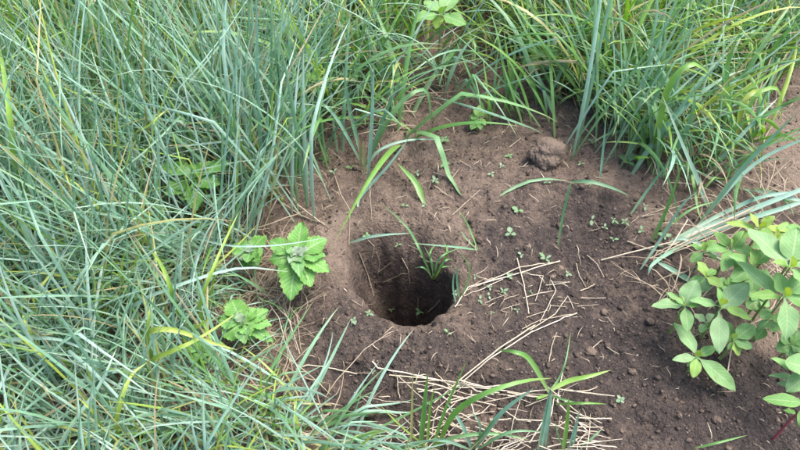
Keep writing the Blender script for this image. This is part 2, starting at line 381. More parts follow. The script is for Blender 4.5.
def litter(name, n, test, lmin, lmax, w, tint, label, cat, lift=.004):
    b = scatter(n, test); n = len(b); az = rng.uniform(0, 2*math.pi, n); L = rng.uniform(lmin, lmax, n)
    base = np.concatenate([b, (height(b[:, 0], b[:, 1])+.002)[:, None]], 1)
    th0 = R(1)*rng.uniform(58, 96, n); th1 = R(1)*rng.uniform(80, 120, n)
    pts = grow(base, az, th0, th1, L, wig=rng.normal(0, .7, n), n=6); pts[..., 2] += rng.uniform(0, lift, n)[:, None]; pts[:, 0, 2] -= .001
    v, f, bl = ribbons(pts, sides(az, 6, rng.normal(0, .5, n), rng.normal(0, .8, n)), rng.uniform(w[0], w[1], n), rng.uniform(.2, .5, n), rng.uniform(tint[0], tint[1], n))
    return tag(link(name, mesh_np(name, v, f, bl), M['straw']), label, cat, kind='stuff')
litter('plant_debris', 700, lambda x, y: in_soil(x, y, -.01) & (sdist(RIM, x, y) < -.002), .006, .032, (.0007, .0016), (.0, .85), 'tiny dry fibres and chaff scattered over the bare soil', 'debris', .002)
litter('dry_thatch', 5600, lambda x, y: ~in_soil(x, y, .01) & ~inside(BROWNL, x, y) & (np.hypot(x, y-.9) < 1.5), .03, .14, (.001, .0028), (.0, .5), 'dead brown grass litter matted beneath the living grass', 'thatch', .03)
litter('brown_litter', 300, lambda x, y: inside(BROWNL, x, y), .03, .09, (.0008, .0016), (.0, .25), 'reddish brown dead stems matted around the leafy weeds beside the burrow', 'thatch', .02)

# ------------------------------------------------------------------ grass sward (uncountable)
def cluster_points(nc, per, spread, test, box):
    out = []
    while len(out) < nc:
        x = rng.uniform(box[0], box[1]); y = rng.uniform(box[2], box[3])
        if test(np.array([x]), np.array([y]))[0]: out.append((x, y))
    c = np.array(out); k = np.repeat(np.arange(nc), per)
    b = c[k]+rng.normal(0, spread, (nc*per, 2)); ok = test(b[:, 0], b[:, 1])
    return b[ok], k[ok], c
TOPZ = poly_w([(285,-10),(330,120),(380,104),(420,76),(455,64),(505,72),(560,98),(602,124),(640,165),(690,190),(740,165),(775,105),(830,5),(1000,-80),(1300,-330),(200,-330)])
RIGHTP = poly_w([(640,285),(690,215),(770,190),(1000,215),(1000,420),(800,420),(690,365)])
def left_zone(x, y): return (x < .12) & ~inside(TOPZ, x, y) & ~in_soil(x, y, -.004) & ~inside(RIGHTP, x, y) & (x < .22+.6*(y < .30)*1) & ~inside(BROWNL, x, y)
def top_zone(x, y): return inside(TOPZ, x, y) & ~in_soil(x, y, .0)
def sward(name, sets, label):
    V = []; Fs = []; Bs = []; off = 0
    for b, az, th0, th1, L, w, tint, p in sets:
        n = len(b); base = np.concatenate([b, height(b[:, 0], b[:, 1])[:, None]], 1)
        pts = grow(base, az, th0, th1, L, p, rng.normal(0, .35, n), 10)
        # blades whose far half would lie across the open soil or over the burrow are left out
        fx, fy = pts[:, 5:, 0], pts[:, 5:, 1]
        deep = np.max(sdist(SOIL, fx, fy), axis=1); hole = np.max(sdist(RIM, fx, fy), axis=1)
        qx, qy = to_px(pts[:, 3:]); see = inside(np.array([(300,190),(345,160),(480,130),(560,150),(620,190),(650,240),(640,320),(700,400),(640,470),(600,440),(480,432),(390,424),(345,408),(312,388),(290,352),(318,300),(335,270),(300,240)]), qx, qy).any(axis=1)
        thin = np.zeros(len(pts), bool)
        for (cx, cy, rr, pr) in ((250,253,22,.85),(245,322,32,.75),(192,181,30,.7),(200,352,18,.5),(297,258,42,1),(795,130,34,1),(805,95,32,1),(798,165,34,1),(835,110,46,1),(440,14,28,.7)):
            thin |= (np.hypot(qx-cx, qy-cy).min(axis=1) < rr) & (rng.random(len(pts)) < pr)
        ok = (deep < .07) & (hole < -.02) & ~see & ~thin
        pts = pts[ok]; az = az[ok]; m = int(ok.sum())
        v, f, bl = ribbons(pts, sides(az, 10, rng.normal(0, .5, m), rng.normal(0, .9, m)), w[ok], rng.uniform(.12, .4, m), tint[ok])
        V.append(v); Fs.append(f+off); Bs.append(bl); off += len(v)
    o = link(name, mesh_np(name, np.concatenate(V), np.concatenate(Fs), np.concatenate(Bs)), M['grass'])
    return tag(o, label, 'grass', kind='stuff')
def U(a, b, n): return rng.uniform(a, b, n)
def clump_set(nc, per, spread, test, box, L, w, th0, th1, tint, lean=(0, 0), p=1.3, aniso=.75):
    b, k, c = cluster_points(nc, per, spread, test, box); n = len(b)
    d = b-c[k]; az = np.arctan2(d[:, 1], d[:, 0])+rng.normal(0, aniso, n)
    dx = np.cos(az)+lean[0]; dy = np.sin(az)+lean[1]; az = np.arctan2(dy, dx)
    ct = rng.normal(0, .07, nc)[k]; cl = rng.uniform(.75, 1.15, nc)[k]
    ti = np.clip(U(tint[0], tint[1], n)+ct, 0, 1)
    green = sstep(-.2, -.6, b[:, 0])*sstep(.65, 1.15, b[:, 1])*(rng.random(n) < .65)*(tint[0] > .5); ti = ti-U(.2, .48, n)*green
    odd = rng.random(n); ti = np.where(odd < .09, U(.0, .17, n), np.where(odd < .17, U(.2, .36, n), ti))
    return b, az, R(1)*U(th0[0], th0[1], n), R(1)*U(th1[0], th1[1], n), U(L[0], L[1], n)*cl*np.clip((b[:, 1]-.0)/.65, .55, 1), U(w[0], w[1], n), ti, p
bx = (-1.5, .9, .05, 2.4)
sward('blue_green_grass', [
    clump_set(430, 18, .026, left_zone, bx, (.24, .52), (.0028, .0056), (3, 42), (10, 68), (.74, 1.0), (.1, .1)),
    clump_set(250, 13, .030, left_zone, bx, (.16, .38), (.0026, .005), (20, 68), (50, 98), (.72, 1.0)),
    clump_set(190, 13, .03, lambda x, y: left_zone(x, y) & (y < 1.0), (-1.0, .12, .2, 1.0), (.18, .38), (.0024, .0046), (20, 72), (40, 98), (.78, 1.0)),
    clump_set(60, 7, .02, lambda x, y: inside(BROWNL, x, y), (-.45, -.1, .5, .9), (.06, .16), (.002, .0036), (20, 70), (40, 98), (.5, 1.0)),
    clump_set(280, 10, .03, left_zone, bx, (.10, .27), (.0026, .0052), (5, 55), (20, 90), (.26, .6)),
], 'dense fine blue-green grass filling the side of the burrow')
bt = (-1.0, 1.7, .8, 2.9)
sward('green_verge_grass', [
    clump_set(330, 12, .026, top_zone, bt, (.18, .46), (.0050, .0105), (4, 40), (40, 125), (.27, .6), (0, -.15), 1.6),
    clump_set(330, 15, .026, top_zone, bt, (.14, .44), (.0026, .0054), (5, 50), (25, 105), (.45, 1.0), (0, -.1)),
    clump_set(110, 10, .035, lambda x, y: top_zone(x, y) & (sdist(TOPZ, x, y) < .16), (-.4, .9, .8, 1.6), (.12, .34), (.003, .0085), (15, 55), (60, 125), (.34, .9), (0, -.45), 1.4),
    clump_set(150, 10, .03, top_zone, bt, (.08, .24), (.003, .005), (15, 65), (50, 105), (.05, .4)),
], 'thick green and grey-green grass growing behind the bare soil')
def far_zone(x, y): return (np.hypot(x, y-.9) > 1.5)
sward('outer_grass', [clump_set(700, 9, .05, far_zone, (-4.5, 4.5, -3, 6), (.15, .4), (.004, .008), (5, 50), (30, 100), (.45, .95))], 'looser grass growing on around the place')
# ------------------------------------------------------------------ distinct grass tufts, every blade a part
def tuft(px, py, label, blades=(), fan=0, az=(0, 360), L=(.1, .25), wpx=(2.5, 4.5), th0=(5, 40), th1=(30, 100), tint=(.5, .95), spread=.012, group=None, cat='grass tuft', name='grass_tuft', keep_off=False):
    org = G(px, py)
    t = thing(name, org, label, cat, group)
    for b in blades: blade(t, org, b[0], b[1], b[2], *(b[3:]))
    if fan:
        ms = mpp(org); n = fan
        b2 = org[:2]+rng.normal(0, spread, (n, 2)); a = R(1)*U(az[0], az[1], n)
        base = np.concatenate([b2, height(b2[:, 0], b2[:, 1])[:, None]], 1)
        pts = grow(base, a, R(1)*U(*th0, n), R(1)*U(*th1, n), U(*L, n), 1.4, rng.normal(0, .3, n), 10)
        sd2 = sides(a, 10, rng.normal(0, .5, n), rng.normal(0, .9, n)); ww = U(*wpx, n)*ms; fo = U(.12, .35, n); ti = U(*tint, n)
        for i in range(n):
            v, f, bl = ribbons(pts[i:i+1]-org, sd2[i:i+1], ww[i:i+1], fo[i:i+1], ti[i:i+1])
            link('blade', mesh_np('blade', v, f, bl), M['grass'], t)
    return t

# burrow rim
tuft(433, 280, 'small green grass tuft rooted inside the rim of the burrow', [
    ([(432,279),(420,250,.8),(406,226,.9),(380,202,.9)], 2.6, .6), ([(433,280),(424,268,.7),(414,268,.5)], 2, .62),
    ([(434,280),(444,262,.9),(453,259,.6)], 2.2, .58), ([(434,279),(430,255,1),(436,244,1)], 2, .5), ([(433,279),(441,268,.6),(452,266,.4)], 2, .55),
    ([(432,280),(432,262,.8),(424,246,.9)], 2, .66), ([(435,279),(447,254,.9),(443,240,1)], 1.8, .48), ([(433,280),(440,258,1),(462,247,1)], 2, .6)])
tuft(456, 304, 'thin upright grass shoot beside the burrow above the straw bundle', [
    ([(460,300),(457,280,.7),(458,262,.8)], 2.2, .72), ([(456,304),(453,285,.6),(455,268,.7)], 2, .8), ([(461,300),(470,270,.6),(458,250,.7)], 1.6, .5)])
tuft(478, 250, 'pale grass sprig lying across the far rim of the burrow', [
    ([(478,250),(455,247,.5),(410,243,.6)], 2.4, .78), ([(478,250),(468,225,.4),(456,206,.5)], 1.6, .5), ([(477,250),(466,238,.3),(460,230,.3)], 1.5, .6)])
def lone(spec, w, tint, label, name='grass_shoot', canopy=0, roll=0.0, group=None, mat=None, cat='grass', fold=.22):
    org = G(spec[0][0], spec[0][1]) if not canopy else (lambda q: np.array([q[0], q[1], float(height(q[0], q[1]))]))(P(spec[0][0], spec[0][1], canopy*.7)); o = blade(None, org, spec, w, tint, fold, roll, name=name, mat=mat, canopy=canopy); o.location = tuple(org); return tag(o, label, cat, group)
lone([(349,243),(375,236,.2),(412,233,.3)], 3, .92, 'pale blue-green blade lying along the far rim of the burrow')
lone([(424,203),(415,182,.35),(397,163,.3)], 6.5, .47, 'broad bright green blade fallen on the soil behind the burrow')
lone([(358,207),(361,196,.2),(389,165,.5),(412,134,.6)], 3.6, .9, 'bent blue-green blade leaning up from the soil behind the burrow')
lone([(500,196),(520,185,.3),(545,179,.4),(567,181,.3)], 3.4, .7, 'arched grass blade on the soil below the big clod')
lone([(558,246),(563,215,.7),(569,189,.8),(572,182,.8)], 3, .68, 'thin upright blade standing on dark soil below the big clod')
lone([(570,182),(590,182,.4),(612,188,.3),(630,196,.1)], 4, .72, 'blade arching away from the top of a thin upright shoot')
lone([(600,179),(603,150,.8),(606,115,.9)], 2.8, .85, 'straight grey-green stalk standing at the edge of the soil beside a small leafy seedling')
lone([(651,243),(668,205,.8),(683,160,.9)], 4, .52, 'green blade standing on soil in front of the overhanging grass clump')
lone([(655,238),(690,210,.6),(722,200,.4)], 2.6, .55, 'slender green blade curving low towards the straw stalks')
lone([(630,215),(655,180,.6),(690,135,.8)], 2.8, .74, 'long thin grey-green blade slanting up from the soil')
lone([(708,207),(697,180,.7),(684,150,.9),(660,90,1)], 6.5, .93, 'wide pale blue blade leaning over in front of the green clump')
lone([(695,448),(720,442,.2),(748,435,.2)], 2.6, .5, 'short green blade lying on dark soil at the bottom edge')

# bottom edge tufts
tuft(424, 447, 'green grass tuft with a yellowing blade at the bottom edge', [
    ([(411,455),(412,410,.6),(413,366,.7)], 2.7, .13), ([(420,452),(424,410,.6),(428,371,.7)], 5.6, .5), ([(427,450),(430,410,.5),(435,385,.6)], 2.9, .4),
    ([(432,450),(445,410,.5),(468,358,.6)], 3.4, .46), ([(436,452),(452,416,.8),(480,396,.9),(520,382,.8),(553,378,.5)], 6.4, .45, .2, .3),
    ([(426,448),(460,436,.7),(500,434,.5),(530,440,.2)], 4.0, .6), ([(422,448),(395,436,.6),(350,449,.3)], 3.2, .75), ([(430,450),(400,425,.5),(380,405,.5)], 1.9, .3)])
tuft(474, 448, 'blue-green grass tuft forking over the straw at the bottom edge', [
    ([(472,450),(462,425,.6),(446,402,.6)], 4.4, .9), ([(474,450),(500,414,.7),(535,387,.7)], 5.2, .86), ([(476,450),(510,432,.6),(548,432,.3)], 3.2, .7),
    ([(470,450),(490,425,.7),(512,402,.6)], 2.4, .6), ([(477,450),(480,425,.7),(470,410,.7)], 2.4, .8), ([(472,450),(440,440,.5),(405,446,.3)], 3.2, .85)])
tuft(545, 448, 'flopped grass plant with green leaves spreading from one node over the straw', [
    ([(538,452),(545,415,.5),(551,384,.6)], 3.6, .82), ([(541,452),(547,420,.5),(552,386,.6)], 2.9, .9), ([(545,450),(549,420,.5),(553,388,.5)], 2.4, .8),
    ([(549,392,.02),(530,360,.55),(515,352,.6),(497,350,.4)], 5.6, .47), ([(551,390,.02),(568,381,.5),(590,376,.5),(611,370,.3)], 5.2, .36),
    ([(548,392,.02),(558,380,.4),(566,360,.4),(571,330,.2)], 2.1, .6), ([(547,395,.02),(538,398,.4),(537,402,.2)], 3.2, .42), ([(550,395,.02),(565,400,.3),(585,405,.2)], 2.4, .6), ([(556,404,.01),(585,403,.4),(607,404,.1)], 2.6, .45)])
tuft(566, 450, 'upright green shoots standing right of the flopped grass plant', [
    ([(563,453),(567,420,.6),(569,396,.7)], 4.8, .42), ([(568,452),(574,430,.6),(581,407,.7)], 2.9, .85), ([(572,452),(576,430,.5),(578,412,.6)], 2.4, .8), ([(579,450),(592,438,.4),(603,428,.3)], 2.4, .7), ([(565,452),(558,435,.5),(555,420,.5)], 1.9, .6)])
for k, (x, y, n, lab) in enumerate([
    (322, 452, 12, 'blue-green tuft spreading low at the bottom edge before the dark soil'),
    (285, 436, 12, 'pale blue-green tuft leaning over the dark soil below the dry hanging stalks'),
    (252, 408, 12, 'grey-green tuft under the lobed weed with blades reaching over soil'),
    (360, 462, 9, 'low grass tuft half cut off by the bottom edge beside the yellowing blade')]):
    tuft(x, y, lab, fan=n, az=(-40, 75), L=(.09, .2), wpx=(2.4, 4.6), th0=(35, 72), th1=(60, 95), tint=(.6, 1), spread=.02)

# grass margin behind the soil
tuft(292, 205, 'tall blue-green tuft fanning up at the corner of the soil beside the burrow', fan=18, az=(50, 200), L=(.25, .48), wpx=(2.2, 4.2), th0=(3, 34), th1=(12, 65), tint=(.6, 1), spread=.03)
tuft(268, 180, 'tall pale tuft of straight blades behind the corner tuft', fan=18, az=(50, 190), L=(.28, .52), wpx=(2.2, 4.2), th0=(2, 30), th1=(10, 60), tint=(.62, 1), spread=.035)
tuft(322, 150, 'loose grey-green tuft with crossing blades at the back of the burrow soil', fan=16, az=(0, 360), L=(.18, .38), wpx=(2.4, 4.4), th0=(5, 35), th1=(30, 100), tint=(.55, .98), spread=0.032)
tuft(370, 148, 'grass tuft with two brown sheaths standing behind the burrow', [
    ([(361,172),(360,150,.9),(358,135,.9)], 3, .06), ([(365,173),(364,150,.9),(363,140,.9)], 3, .10), ([(368,180),(372,120,.9),(374,60,.95)], 4.2, .92), ([(364,165),(350,110,.8),(342,60,.9)], 4, .8),
    ([(366,165),(395,110,.8),(425,90,.7),(432,125,.5)], 5, .6), ([(367,165),(385,115,.9),(405,70,.95)], 4, .75), ([(363,165),(330,110,.8),(300,100,.6)], 3.6, .85), ([(366,168),(380,150,.6),(410,140,.4),(450,140,.2)], 3, .9)])
tuft(398, 128, 'green tuft of broad arching blades behind the burrow soil', fan=15, az=(0, 360), L=(.18, .4), wpx=(3.5, 7), th0=(8, 55), th1=(40, 125), tint=(.42, .75), spread=0.035)
tuft(340, 122, 'broad-bladed green tuft between the tall corner tuft and the sheathed tuft', fan=16, az=(0, 360), L=(.22, .42), wpx=(4, 7), th0=(4, 30), th1=(40, 125), tint=(.4, .7), spread=0.035)
tuft(452, 98, 'thin bluish tuft spraying blades over the back of the soil', fan=14, az=(180, 380), L=(.14, .34), wpx=(2.4, 4.2), th0=(10, 50), th1=(40, 95), tint=(.7, 1), spread=0.030)
tuft(508, 116, 'short bright green tuft at the edge of the soil by the climbing weed', fan=18, az=(30, 220), L=(.1, .22), wpx=(2.8, 4.6), th0=(8, 55), th1=(15, 70), tint=(.4, .66), spread=0.026)
tuft(560, 116, 'green tuft standing behind the big soil clod', fan=15, az=(20, 200), L=(.14, .34), wpx=(3, 6), th0=(8, 55), th1=(30, 100), tint=(.4, .8), spread=0.032)
tuft(612, 150, 'steep grey-green tuft leaning up beyond the corner of the soil', fan=22, az=(10, 130), L=(.25, .5), wpx=(2, 3.8), th0=(8, 38), th1=(20, 65), tint=(.6, .98), spread=0.035)
tuft(655, 165, 'green clump with arching broad blades overhanging the soil', [
    ([(650,170),(665,95,.9),(690,65,.9),(712,76,.8)], 7.5, .42), ([(652,172),(650,115,.8),(645,100,.8),(630,96,.7)], 4, .7), ([(655,175),(660,130,.7),(652,105,.7),(636,98,.6)], 8, .55), ([(660,178),(690,120,.8),(694,80,.9)], 6, .7)],
    fan=16, az=(0, 360), L=(.14, .32), wpx=(3, 6), th0=(5, 45), th1=(40, 115), tint=(.4, .9), spread=.03)
tuft(715, 175, 'bushy tangle of dark green grass between the soil and the brown path', fan=26, az=(0, 360), L=(.1, .26), wpx=(2.6, 5), th0=(10, 60), th1=(50, 110), tint=(.45, .9), spread=.035)
tuft(738, 138, 'clump with yellowing drooping blades at the edge of the brown path', [
    ([(735,150),(742,105,.9),(760,92,.8),(770,120,.5)], 6, .24), ([(733,152),(738,120,.8),(745,108,.8),(754,150,.4)], 6, .27), ([(738,150),(752,100,.9),(778,90,.8),(781,130,.5)], 5, .38), ([(740,150),(760,120,.8),(800,98,.8)], 5, .6), ([(735,150),(725,80,.95),(735,40,.98)], 9, .5)],
    fan=18, az=(0, 360), L=(.12, .3), wpx=(3, 6), th0=(5, 50), th1=(40, 110), tint=(.25, .75), spread=.03)

# blades lying over the leafy weeds
for k, (spec, w, ti, lab) in enumerate([
    ([(668,245),(720,222,.25),(800,190,.5),(840,172,.5)], 6, .95, 'long pale blue blade laid over the straw, topmost of the sheaf'),
    ([(660,256),(715,230,.2),(790,206,.4),(840,188,.4)], 6, .88, 'long blue-green blade in the lying sheaf above the leafy weeds'),
    ([(672,240),(730,210,.35),(770,195,.5),(830,190,.5)], 4.5, .9, 'slender blue blade along the far side of the lying sheaf'),
    ([(745,190),(775,195,.5),(820,205,.5)], 6, .93, 'bluish blade crossing above the sheaf at the path side'),
    ([(640,270),(660,240,.5),(682,205,.7),(700,190,.8)], 3, .9, 'thin pale blade crossing the straw stalks'),
    ([(690,241),(655,262,.3),(648,275,.2)], 4, .86, 'pale blue blade crossing down over the straw ends'),
    ([(726,262),(690,240,.4),(668,241,.3)], 5, .9, 'flat blue-green blade end in front of the yellow-green weed'),
    ([(700,287),(672,270,.4),(655,261,.3)], 6, .84, 'blue-green blade end beside the low small-leaved weed'),
    ([(698,225),(745,165,.8),(800,110,.9)], 5, .8, 'grey-green blade slanting up towards the brown path'),
    ([(705,215),(760,160,.6),(840,125,.7)], 4, .9, 'thin pale blade slanting across the brown path')]):
    lone(spec, w, ti, lab)

# eye-catching single blades in the blue-green grass
for spec, w, ti, lab in [
    ([(117,432),(122,400,.6),(132,375,.8),(148,362,.8)], 7, .25, 'curved yellow-green blade standing upright low in the grass'),
    ([(146,338),(156,330,.9),(178,331,.9),(210,342,.7),(238,350,.5)], 8, .24, 'yellow-green blade arching sideways with a pale tip'),
    ([(148,366),(175,350,.7),(200,338,.8),(243,309,.9)], 7, .27, 'long yellow-green blade slanting up beneath the arching one'),
    ([(150,350),(149,320,.8),(154,295,.9)], 6.5, .3, 'short upright yellow-green blade above the arching one'),
    ([(178,310),(170,285,.8),(160,262,.9),(150,250,.9)], 7, .32, 'bright green blade leaning over in the middle of the grass'),
    ([(200,310),(212,272,.8),(228,235,.9),(240,210,.95)], 5, .3, 'long bright green blade slanting up beside the bushy weed'),
    ([(20,180),(10,110,.9),(2,60,.95),(-8,30,.95)], 9, .33, 'wide bright green blade at the edge of the grass'),
    ([(75,190),(66,175,.8),(62,165,.9),(72,190,.7)], 6, .2, 'yellow folded blade tip deep in the grass'),
    ([(48,160),(35,145,.8),(22,128,.9)], 5, .1, 'cream coloured dry blade tip among green blades'),
    ([(105,430),(92,410,.7),(75,395,.8)], 6, .22, 'yellow-edged blade low in the grass below the curved yellow blade'),
    ([(135,142),(150,125,.8),(170,107,.9)], 5, .25, 'yellow-green blade slanting up in the upper grass'),
    ([(175,70),(165,50,.8),(158,38,.9),(153,36,.9)], 4.5, .98, 'pale bent blade catching light in the upper grass'),
    ([(5,50),(20,25,.8),(50,3,.9)], 4.5, .97, 'pale arching blade in the top corner of the grass'),
    ([(92,112),(60,62,.6),(22,25,.8)], 5.5, .9, 'wide bluish blade leaning back across the upper grass'),
    ([(-20,348),(40,338,.6),(75,345,.6),(115,365,.4)], 5, .98, 'long pale blade arching flat across the lower grass'),
    ([(60,448),(100,385,.6),(118,345,.8)], 6, .93, 'thick pale blue stalk slanting up through the lower grass'),
    ([(190,240),(230,246,.5),(280,245,.5),(335,236,.5)], 3, .96, 'long pale blade reaching past the bushy weed towards the burrow'),
    ([(130,310),(180,285,.6),(240,268,.6),(290,272,.4)], 5, .97, 'long pale arching blade passing below the bushy weed'),
    ([(90,205),(135,225,.5),(190,260,.4)], 5, .88, 'wide blue-green blade slanting down through the middle grass'),
    ([(60,320),(100,250,.6),(165,195,.8)], 5, .95, 'long pale blade rising across the middle grass')]:
    lone(spec, w*.78, ti, lab, canopy=.13 if spec[0][1] > 200 else .22)

# ------------------------------------------------------------------ straw: every stalk its own thing
def straw(pts, w=2.0, tint=.9, label='', group=None, lift=.004, fade=.55):
    p3 = [G(a[0], a[1], lift+(a[2]*.1 if len(a) > 2 else 0)) for a in pts]
    segs = []
    for i in range(len(p3)-1):                                          # kinked, nearly straight pieces
        m = 6
        for k in range(m): segs.append(p3[i]+(p3[i+1]-p3[i])*k/m)
    segs.append(p3[-1]); path = np.array(segs)
    path += rng.normal(0, .0002, path.shape); g = height(path[:, 0], path[:, 1])+.0015
    path[:, 2] = np.maximum(path[:, 2], g); org = path[0].copy()
    rad = w*(.33 if w >= 1.9 else .28)*mpp(path[0])*np.linspace(1, .75, len(path)); n = len(path)
    v, f = tube(path-org, rad, 5)
    t = np.repeat(np.linspace(.1, .88, n), 5); u = np.tile(np.linspace(-1, 1, 5), n)
    bl = np.stack([u, t, np.full(n*5, np.clip(tint*rng.uniform(fade, 1.0), 0, 1))], 1)
    o = link('straw_stalk', mesh_np('straw_stalk', v, f, bl), M['straw'], None, tuple(org))
    return tag(o, label, 'straw', group)
for pts, w, ti, lab in [
    ([(750,211,.3),(680,240,.15),(601,260)], 3, 1, 'longest pale stalk of the sheaf pointing from the weeds onto the soil'),
    ([(745,218,.3),(690,240,.2),(650,258)], 2.6, .95, 'pale stalk lying close below the longest stalk of the sheaf'),
    ([(755,207,.4),(700,232,.3),(662,250)], 2.4, .85, 'tan stalk lying along the upper side of the sheaf'),
    ([(735,226,.2),(690,246,.15),(660,258)], 2.4, .75, 'tan stalk along the lower side of the sheaf'),
    ([(740,221,.35),(705,234,.3),(672,252,.1)], 2, .6, 'brownish stalk in the middle of the sheaf'),
    ([(688,219,.3),(672,245,.2),(655,265)], 2.2, .95, 'short pale stalk crossing the end of the sheaf'),
    ([(627,241),(648,249),(665,252)], 2.2, .85, 'short pale stalk on the soil just above the sheaf end'),
    ([(655,214),(640,217),(672,206)], 1.6, .7, 'short pale stalk on soil near the sloping green blade'),
    ([(560,261),(510,276),(468,287),(455,307)], 2.4, 1, 'long kinked pale stalk on the soil beside the burrow'),
    ([(558,262),(520,267),(486,282),(466,291)], 2, .95, 'pale stalk lying close along the long kinked stalk'),
    ([(503,279),(480,290),(464,296)], 1.8, .85, 'short pale stalk below the kinked stalk beside the burrow'),
    ([(517,258),(524,285),(529,314)], 2, .85, 'pinkish stalk lying straight down across the kinked stalk'),
    ([(519,273),(543,276),(538,294),(535,301)], 1.6, .9, 'hooked thin stalk below the kinked stalk'),
    ([(551,280),(556,290),(545,312),(540,322)], 1.8, .9, 'bent thin stalk over the crossed straw'),
    ([(523,298),(540,293),(553,291)], 1.8, .9, 'pale stalk lying level under the bent thin stalk'),
    ([(530,330),(555,314),(568,296),(574,309)], 1.8, .95, 'stalk folded to a sharp peak on the soil'),
    ([(575,314),(540,320),(522,329)], 1.8, .95, 'pale stalk lying under the folded stalk'),
    ([(577,313),(550,324),(532,332)], 2, 1, 'whitish stalk at the near end of the folded stalk'),
    ([(576,263),(579,275),(586,287)], 1.6, .8, 'thin bent stalk standing apart on the dark soil'),
    ([(580,291),(588,288),(595,284)], 2, .95, 'short thick straw piece on the dark soil'),
    ([(581,298),(592,298),(606,298)], 1.8, .9, 'short level straw piece on the dark soil'),
    ([(587,255),(597,264),(604,277)], 1.6, .85, 'thin stalk angled down from a green sprig'),
    ([(535,325),(498,349,.1),(461,379,.1),(434,403)], 2.4, 1, 'long pale stalk running from the folded stalk down into the straw pile'),
    ([(533,331),(492,357,.1),(455,388)], 2.2, .9, 'long stalk running close beside the pale one into the straw pile'),
    ([(372,361),(378,368),(420,376),(465,386),(505,391)], 2.4, .95, 'long pale stalk lying level along the far edge of the straw pile'),
    ([(389,375),(440,380),(490,388),(540,397)], 2.2, 1, 'second level stalk along the far edge of the straw pile'),
    ([(296,369),(307,365),(335,369),(357,374)], 2.4, .95, 'kinked pale stalk lying alone on dark soil in front of the burrow'),
    ([(357,373),(366,373),(374,373)], 1.2, .5, 'thin brown stem end touching a tiny seedling in front of the burrow'),
    ([(397,376),(398,390),(400,398)], 1.8, .9, 'short stalk pointing down at the far edge of the straw pile'),
    ([(545,385,.2),(575,410),(604,431)], 2, .95, 'long thin stalk slanting down from the flopped grass plant'),
    ([(549,362),(552,345),(557,332)], 1.8, .85, 'upright looking bent stalk above the flopped grass plant'),
    ([(579,392),(590,390),(597,387)], 2.2, .9, 'short twisted straw piece right of the flopped grass plant'),
    ([(590,350),(597,344),(602,340)], 1.8, .8, 'small straw splinter on the bare patch of lighter soil'),
    ([(607,347),(613,351),(619,354)], 1.8, .8, 'small straw splinter sloping down on the lighter soil'),
    ([(370,176),(370,195,.3),(372,220)], 1.6, .7, 'reddish bent stalk hanging over the back of the burrow'),
    ([(335,176),(341,195,.2),(350,210,.1),(349,245)], 1.8, .6, 'crooked brown stem at the back corner of the burrow'),
    ([(359,252),(368,275),(374,296)], 1.8, .75, 'tan stalk leaning against the wall inside the burrow'),
    ([(284,185),(298,205),(320,222)], 2.4, .85, 'pale dry stem lying under the tall corner tuft'),
    ([(278,200),(300,215),(325,225)], 2, .7, 'second dry stem lying under the tall corner tuft'),
    ([(270,305,.2),(279,318,.2),(290,362)], 2, .85, 'dry stalk hanging down outermost of the drooping bunch'),
    ([(277,307,.2),(288,318,.2),(300,354)], 2, .9, 'dry stalk drooping in the middle of the hanging bunch'),
    ([(283,309,.2),(290,322,.2),(297,350)], 1.8, .95, 'thin pale stalk in the drooping bunch'),
    ([(290,307,.2),(297,316,.2),(301,350)], 1.8, .8, 'dry stalk drooping closest to the burrow in the hanging bunch'),
    ([(292,364),(305,351,.1),(320,337)], 1.6, .75, 'thin stalk slanting up from the foot of the hanging bunch'),
    ([(452,215),(470,199),(480,190)], 1.4, .6, 'faint thin stem on the soil behind the burrow')]:
    straw(pts, w, ti, lab)
def pile_label(x, y, a, l):
    zone = ['beside the yellowing blade', 'under the arching green blade', 'around the forking blue-green tuft', 'under the flopped grass plant', 'by the upright green shoots'][int(np.clip((x-375)/45, 0, 4))]
    return '%s %s stalk %s the straw pile %s' % ('long' if l > 38 else 'short', 'level' if abs(a) < 15 else ('rising' if a < 0 else 'sinking'), 'far back in' if y < 412 else ('midway in' if y < 436 else 'at the near edge of'), zone)
for pts, w, ti, lab in [
    ([(376,252),(380,262),(378,274)], 1.2, .15, 'brown root end hanging on the far wall inside the burrow'), ([(392,262),(384,268),(378,272)], 1.2, .3, 'tan root crossing the far wall inside the burrow'),
    ([(402,258),(408,270),(410,284)], 1.6, .4, 'thin dark root running down inside the burrow'), ([(420,256),(428,262),(440,262)], 1.3, .35, 'tan root sticking out under the burrow tuft'),
    ([(384,282),(398,276),(408,274)], 1.4, .2, 'brown stem piece lying on the burrow floor'), ([(417,318),(418,308),(418,298)], 1.4, .6, 'short pale stick standing at the near rim of the burrow'),
    ([(368,240),(374,246),(372,258)], 1.5, .5, 'crooked rootlet at the back corner inside the burrow'), ([(408,245),(420,250),(424,262)], 1, .3, 'rootlet hanging from the far rim of the burrow'),
    ([(428,312),(435,306),(440,300)], 2, .85, 'small pale chip on the steep side of the burrow'), ([(352,300),(362,306),(372,304)], 1.2, .5, 'fine rootlet on the near lip of the burrow')]:
    straw(pts, w, ti, lab)
